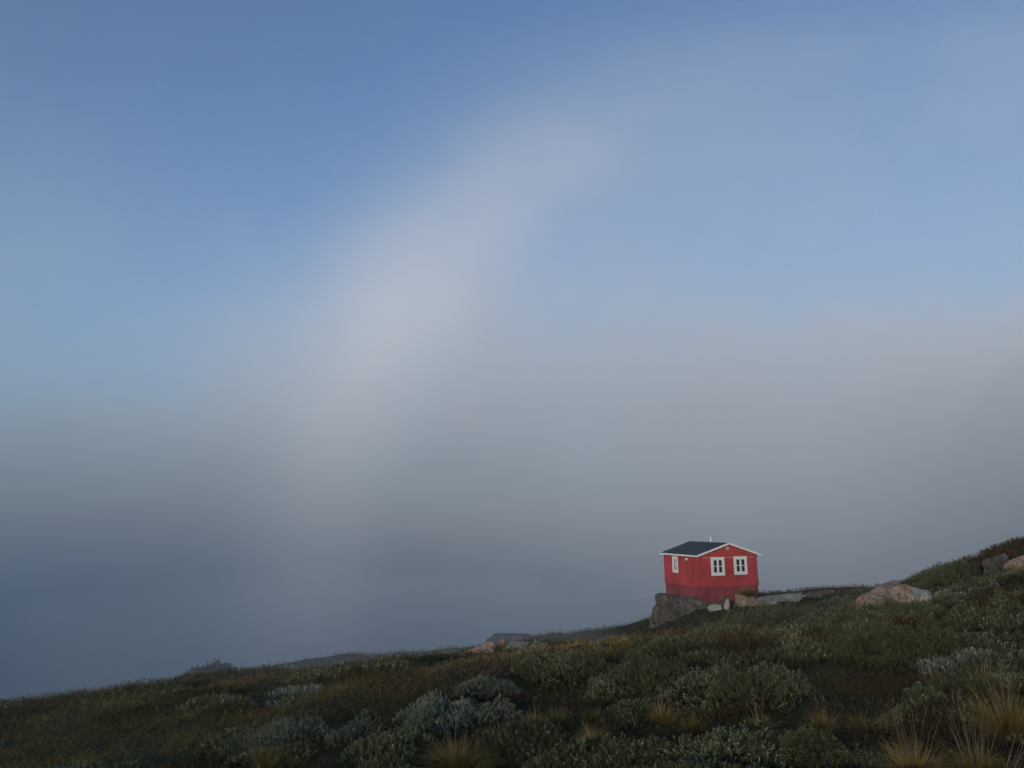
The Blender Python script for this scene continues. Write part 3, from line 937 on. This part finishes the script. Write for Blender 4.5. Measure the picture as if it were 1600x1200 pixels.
# ---- grass tussocks
def tussock(label, px, py, wpx, hpx, seed, tint=0.6, dens=1.0, stalk_px=0, nstalk=0, lean=0.0, name="grass_tussock", p=None):
    rg = np.random.default_rng(seed + 500)
    p = cast(px, py) if p is None else p
    s = p.y / FPX * 1.05
    W, H = wpx * s / 2, hpx * s
    n = int(dens * 520)
    root = empty(name, (p.x, p.y, p.z))
    th = rg.uniform(0, 6.283, n); rr = rg.uniform(0, 1, n) ** 0.7
    foot = 0.34 * W
    P = np.stack([foot * rr * np.cos(th), foot * rr * np.sin(th), np.full(n, -0.02)], -1)
    out = rr * (0.95 * W / max(H, 0.05)) * rg.uniform(0.4, 1.3, n)
    D = np.stack([out * np.cos(th) + rg.normal(0, 0.10, n) + lean * 0.5, out * np.sin(th) + rg.normal(0, 0.10, n), np.ones(n)], -1)
    Ln = H * rg.uniform(0.55, 1.12, n) * np.sqrt(1 + 0.35 * out ** 2)
    tn = np.clip(tint + rg.normal(0, 0.14, n), 0, 1)
    wdt = np.full(n, 0.0042 * max(1.0, p.y / 7.0))
    v, f, t = blades(P, D, Ln, wdt, rg.uniform(0.05, 1.0, n) ** 1.3 * 1.25, tn, rg, 3)
    link_mesh("leaf_blades", np_mesh("leaf_blades", v, f, False, t), M_GRASS, root)
    if nstalk:
        th = rg.uniform(0, 6.283, nstalk); rr = rg.uniform(0, 1, nstalk)
        P = np.stack([foot * rr * np.cos(th), foot * rr * np.sin(th), np.zeros(nstalk)], -1)
        D = np.stack([0.30 * rr * np.cos(th) + rg.normal(0, 0.10, nstalk) + lean, 0.2 * rr * np.sin(th), np.ones(nstalk)], -1)
        HL = stalk_px * s * rg.uniform(0.7, 1.1, nstalk)
        wd = np.full(nstalk, 0.0042 * max(1.0, p.y / 7.0))
        tn = np.clip(0.55 + rg.normal(0, 0.2, nstalk), 0, 1)
        a_ = blades(P, D, HL, wd, rg.uniform(0.0, 0.25, nstalk), tn, rg, 3)
        # seed heads: a few short bristles at each stalk's upper end
        Du = unit(D)
        k = 5
        PP = np.repeat(P + Du * (HL * 0.86)[:, None], k, 0) + np.repeat(Du, k, 0) * rg.uniform(0, 0.12, (nstalk * k, 1)) * np.repeat(HL, k)[:, None]
        DD = np.repeat(Du, k, 0) + rg.normal(0, 0.45, (nstalk * k, 3))
        b_ = blades(PP, DD, np.repeat(HL, k) * 0.07, np.full(nstalk * k, 0.0045 * max(1.0, p.y / 7.0)), np.full(nstalk * k, 0.2), np.full(nstalk * k, 0.7), rg, 1)
        v, f, t = merge([a_, b_])
        link_mesh("seed_stalks", np_mesh("seed_stalks", v, f, False, t), M_STALK, root)
    CLEAR.append((p.x, p.y - 0.1, W * 0.8 + 0.12))
    tag(root, label, "grass tussock", "yellowing grass tussocks on the hillside")
    return root


tussock("bright orange tussock with a fan of straw stalks at the bottom right edge", 1430, 1212, 96, 52, 1, 0.80, 1.5, 100, 22)
tussock("yellow green tussock with tall dense straw stalks, rightmost along the bottom edge", 1528, 1210, 96, 44, 2, 0.55, 1.3, 100, 30, 0.05)
tussock("large shaggy olive tussock hanging over a brown hollow near the right edge", 1535, 1082, 90, 48, 3, 0.42, 1.4, 62, 8)
tussock("largest golden tussock spreading to the right edge below the shaggy olive one", 1575, 1150, 140, 72, 4, 0.60, 2.0, 96, 16)
tussock("small upright orange tussock with thin stalks left of the bare heath", 1287, 1152, 44, 42, 5, 0.66, 0.9, 66, 6)
tussock("faint brown tussock beside the small upright orange one", 1345, 1140, 44, 30, 6, 0.40, 0.6)
tussock("thin olive tussock with a few high stalks rising from the willow cushion", 1462, 1088, 36, 40, 7, 0.45, 0.6, 66, 8)
tussock("rusty brown tussock behind the bright orange tussock", 1395, 1142, 50, 36, 8, 0.5, 0.7, 40, 6)
tussock("straw coloured tussock with stiff upright stalks below the domed willow", 1036, 1128, 46, 30, 9, 0.62, 0.9, 46, 12)
tussock("dull olive tussock right of the stiff stalked straw one", 1085, 1146, 40, 30, 10, 0.38, 0.7)
tussock("small yellow tussock at the left of the row below the middle shrubs", 876, 1138, 40, 30, 11, 0.55, 0.9, 36, 5)
tussock("reddish tussock with two thin stalks, left neighbour of the small yellow tussock", 836, 1140, 36, 28, 12, 0.72, 0.7, 52, 3)
tussock("brown tussock between the small yellow tussock and the straw coloured one", 926, 1130, 44, 26, 13, 0.30, 0.7)
tussock("yellow tussock with upright blades near the bottom edge below centre", 928, 1176, 44, 42, 14, 0.62, 1.0, 50, 5)
tussock("reddish brown tussock at the bottom right of the upright yellow one", 996, 1190, 50, 32, 15, 0.5, 0.8)
tussock("orange stalked tussock beside the pale tipped willow below the cabin", 1190, 1142, 50, 28, 16, 0.74, 0.9, 44, 8)
tussock("wide olive tussock at the bottom edge below the broad silvery shrub", 715, 1205, 130, 52, 17, 0.40, 1.8, 70, 10)
tussock("dim brown stalks at the bottom edge in the lower left", 415, 1208, 60, 50, 18, 0.35, 0.6, 66, 8)
tussock("small rusty tussock left of the small upright orange one", 1208, 1160, 36, 24, 19, 0.62, 0.6)
tussock("small yellow tussock standing in the rust grass below the skyline at centre", 976, 1006, 14, 12, 20, 0.75, 0.5)
tussock("leaning pinkish straw stalks at the far bottom right corner", 1580, 1215, 60, 26, 21, 0.5, 0.5, 74, 9, 0.5)

tussock("dry grass tuft growing on top of the ochre boulder by the cabin", 0, 0, 38, 15, 22, 0.30, 1.0, p=at(1167, 931, 45.9))

# ---- ground cover (uncountable): willow scrub, heath, grass
def _spots(l):
    out = []
    for px, py, rad, w in l:
        p = cast(px, py); out.append(((p.x, p.y), rad, w))
    return out


HEATH_SPOTS = _spots([(1390, 1068, 1.7, 1.3), (1170, 1150, 0.8, 1.0), (1540, 905, 3.0, 0.9), (70, 1100, 5, 0.8), (840, 1110, 1.2, 0.8), (1010, 1180, 0.8, 0.9), (1080, 1150, 0.9, 0.8), (1460, 1170, 0.6, 0.9), (640, 1190, 1.0, 0.6)])
GRASS_SPOTS = _spots([(960, 1012, 4.0, 1.0), (1285, 1003, 1.8, 0.9), (480, 1065, 8, 0.7), (330, 1100, 6, 0.7), (860, 1020, 4, 0.7), (1110, 962, 3.5, 0.9), (1250, 935, 5, 0.5)])
RUST_SPOTS = _spots([(960, 1014, 4.5, 0.5), (1285, 1003, 2.0, 0.45), (90, 1098, 5, 0.4), (870, 1030, 3, 0.3), (560, 1040, 3, 0.25)])


def species(x, y):
    """patch map in metres: >0 willow, heath strength, grass strength"""
    a = fbm(x / 3.4 + 3.1, y / 3.4 - 7.7, 4)
    for (hx, hy), hr, hs in HEATH_SPOTS:
        a = a - hs * np.exp(-((x - hx) ** 2 + (y - hy) ** 2) / (hr * hr))
    g = 0.7 * fbm(x / 4.5 - 21, y / 4.5 + 13, 3) + 0.45 * np.clip((-x - 2.0 + 0.28 * (y - 14)) / 9.0, -1, 1.0) * np.clip((y - 9) / 8.0, 0, 1) + 0.75 * np.clip((y - 24) / 14, 0, 1) - 0.1
    for (hx, hy), hr, hs in GRASS_SPOTS:
        g = g + hs * np.exp(-((x - hx) ** 2 + (y - hy) ** 2) / (hr * hr))
    return a, g


def clear_of(x, y):
    ok = np.ones(len(x), bool)
    for cx, cyy, cr in CLEAR:
        ok &= ((x - cx) ** 2 + (y - cyy) ** 2) > (cr * (1 + 0.25 * vnoise(x * 3, y * 3))) ** 2
    return ok


def scatter(n, rg, r0, r1, amax=44.0):
    az = np.radians(rg.uniform(-amax, amax, n)); r = r0 * (r1 / r0) ** rg.uniform(0, 1, n)
    x = r * np.sin(az); y = r * np.cos(az)
    d = y - np.interp(x, _cx2, _cy2)
    k = (d < 2.0) & (y > 2.2)
    return x[k], y[k], r[k]


def keep_off_cabin(x, y):
    dx, dy = x - CP0.x, y - CP0.y
    u = dx * math.cos(CTH) + dy * math.sin(CTH); v = -dx * math.sin(CTH) + dy * math.cos(CTH)
    return ~((u > -0.3) & (u < CW + 0.3) & (v > -0.25) & (v < CL + 0.3))


_JIT = np.random.default_rng(77).random((256, 256, 6))


def domes(x, y, c=0.95):
    """low shrub clumps: height above ground, outward slope and a tint for each point"""
    best = np.zeros_like(x); tin = np.zeros_like(x); sx = np.zeros_like(x); sy = np.zeros_like(x); kind = np.zeros_like(x)
    ix = np.floor(x / c).astype(int); iy = np.floor(y / c).astype(int)
    for dx in (-1, 0, 1):
        for dy in (-1, 0, 1):
            J = _JIT[(ix + dx) & 255, (iy + dy) & 255]
            cx = (ix + dx + 0.1 + 0.8 * J[..., 0]) * c; cyy = (iy + dy + 0.1 + 0.8 * J[..., 1]) * c
            a, g = species(cx, cyy)
            ok = (a - 0.85 * g + 0.31 + 0.3 * (J[..., 5] - 0.5)) > 0
            R_ = (0.42 + 0.42 * J[..., 2]) * c
            ux, uy = (x - cx) / R_, (y - cyy) / (R_ * 0.85)
            q = 1 - ux * ux - uy * uy
            h = np.where(ok & (q > 0), (0.09 + 0.19 * J[..., 3]) * np.sqrt(np.maximum(q, 0)), 0)
            m = h > best
            best = np.where(m, h, best); tin = np.where(m, J[..., 4], tin); sx = np.where(m, ux, sx); sy = np.where(m, uy, sy); kind = np.where(m, J[..., 5], kind)
    return best, sx, sy, tin, kind


rg = np.random.default_rng(101)
x, y, r = scatter(310000, rg, 3.2, 60)
lift, sx, sy, tin, kind = domes(x, y)
pick = (lift > 0.015) & keep_off_cabin(x, y) & clear_of(x, y)
x, y, r, lift, sx, sy, tin = x[pick], y[pick], r[pick], lift[pick], sx[pick], sy[pick], tin[pick]
lift = lift * (1 - 0.5 * np.clip((r - 20) / 22, 0, 1))
lod = np.clip(r / 10.5, 0.78, 1.9)
z = ground_z(x, y) + lift * rg.uniform(0.45, 1.05, len(x)) ** 0.6 + 0.05 * fbm(x / 0.25, y / 0.25, 2) * np.clip(lift / 0.1, 0, 1)
ax = np.stack([0.6 * sx + rg.normal(0, 0.4, len(x)), 0.6 * sy + rg.normal(0, 0.4, len(x)), np.ones(len(x))], -1)
kind = kind[pick]
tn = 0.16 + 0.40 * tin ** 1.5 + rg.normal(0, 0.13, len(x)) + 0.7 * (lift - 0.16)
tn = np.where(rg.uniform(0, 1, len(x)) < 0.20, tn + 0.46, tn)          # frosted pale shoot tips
tn = np.clip(tn, 0, 1)
birch = kind > 0.80                                                    # clumps of rusty dwarf birch among the willow
sil = kind < 0.13
w_ = ~birch & ~sil
P_ = np.stack([x, y, z], -1)
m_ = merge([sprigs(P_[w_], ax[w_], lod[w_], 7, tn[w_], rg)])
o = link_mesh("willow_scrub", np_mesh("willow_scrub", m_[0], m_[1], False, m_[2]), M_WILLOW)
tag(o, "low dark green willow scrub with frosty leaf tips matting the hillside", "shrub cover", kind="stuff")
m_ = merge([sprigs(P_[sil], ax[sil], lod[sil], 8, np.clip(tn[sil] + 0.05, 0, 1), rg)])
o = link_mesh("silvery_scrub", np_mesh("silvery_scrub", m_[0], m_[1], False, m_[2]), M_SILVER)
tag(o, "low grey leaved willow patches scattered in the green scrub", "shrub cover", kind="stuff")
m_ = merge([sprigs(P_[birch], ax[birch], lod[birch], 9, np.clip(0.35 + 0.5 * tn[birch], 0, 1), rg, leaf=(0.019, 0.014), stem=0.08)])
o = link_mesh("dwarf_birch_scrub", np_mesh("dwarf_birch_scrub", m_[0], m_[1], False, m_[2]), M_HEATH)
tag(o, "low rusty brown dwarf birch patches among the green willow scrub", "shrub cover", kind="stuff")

rg = np.random.default_rng(102)
x, y, r = scatter(120000, rg, 3.0, 60)
a, g = species(x, y)
pick = (rg.uniform(0, 1, len(x)) < np.clip(0.55 - 0.9 * a - 0.35 * g, 0.06, 1)) & keep_off_cabin(x, y)
x, y, r, a = x[pick], y[pick], r[pick], a[pick]
lod = np.clip(r / 8.0, 0.8, 2.8)
z = ground_z(x, y) + 0.05 * rg.uniform(0, 1, len(x))
ax = np.stack([rg.normal(0, 0.7, len(x)), rg.normal(0, 0.7, len(x)), np.ones(len(x))], -1)
patch = fbm(x / 1.7 - 4, y / 1.7, 3)
tn = np.clip(0.42 + 0.35 * patch + rg.normal(0, 0.15, len(x)), 0, 1)
m_ = merge([sprigs(np.stack([x, y, z], -1), ax, lod, 7, tn, rg, leaf=(0.022, 0.008), stem=0.07, spread=(80, 35))])
o = link_mesh("dwarf_heath", np_mesh("dwarf_heath", m_[0], m_[1], False, m_[2]), M_HEATH)
tag(o, "low brown and rust coloured heath between the shrubs", "heath", kind="stuff")

rg = np.random.default_rng(103)
x, y, r = scatter(170000, rg, 3.2, 60)
a, g = species(x, y)
pick = (rg.uniform(0, 1, len(x)) < np.clip(0.16 + 1.2 * (g + 0.02), 0.05, 1)) & keep_off_cabin(x, y)
x, y, r = x[pick], y[pick], r[pick]
lod = np.clip(r / 9.0, 0.9, 4.5)
z = ground_z(x, y)
patch = fbm(x / 2.6 + 31, y / 2.6, 3)
tn = 0.30 + 0.30 * patch + rg.normal(0, 0.12, len(x))
for (hx, hy), hr, hs in RUST_SPOTS:
    tn = tn + hs * np.exp(-((x - hx) ** 2 + (y - hy) ** 2) / (hr * hr))
tn = np.clip(tn, 0, 1)
D = np.stack([rg.normal(0, 0.5, len(x)), rg.normal(0, 0.5, len(x)), np.ones(len(x))], -1)
Ln = rg.uniform(0.10, 0.26, len(x)) * (0.8 + 0.25 * lod)
m_ = blades(np.stack([x, y, z], -1), D, Ln, 0.0045 * lod, rg.uniform(0.2, 0.9, len(x)), tn, rg, 2)
o = link_mesh("mountain_grass", np_mesh("mountain_grass", m_[0], m_[1], False, m_[2]), M_GRASS)
tag(o, "short olive and straw coloured grass covering the slope", "grass", kind="stuff")
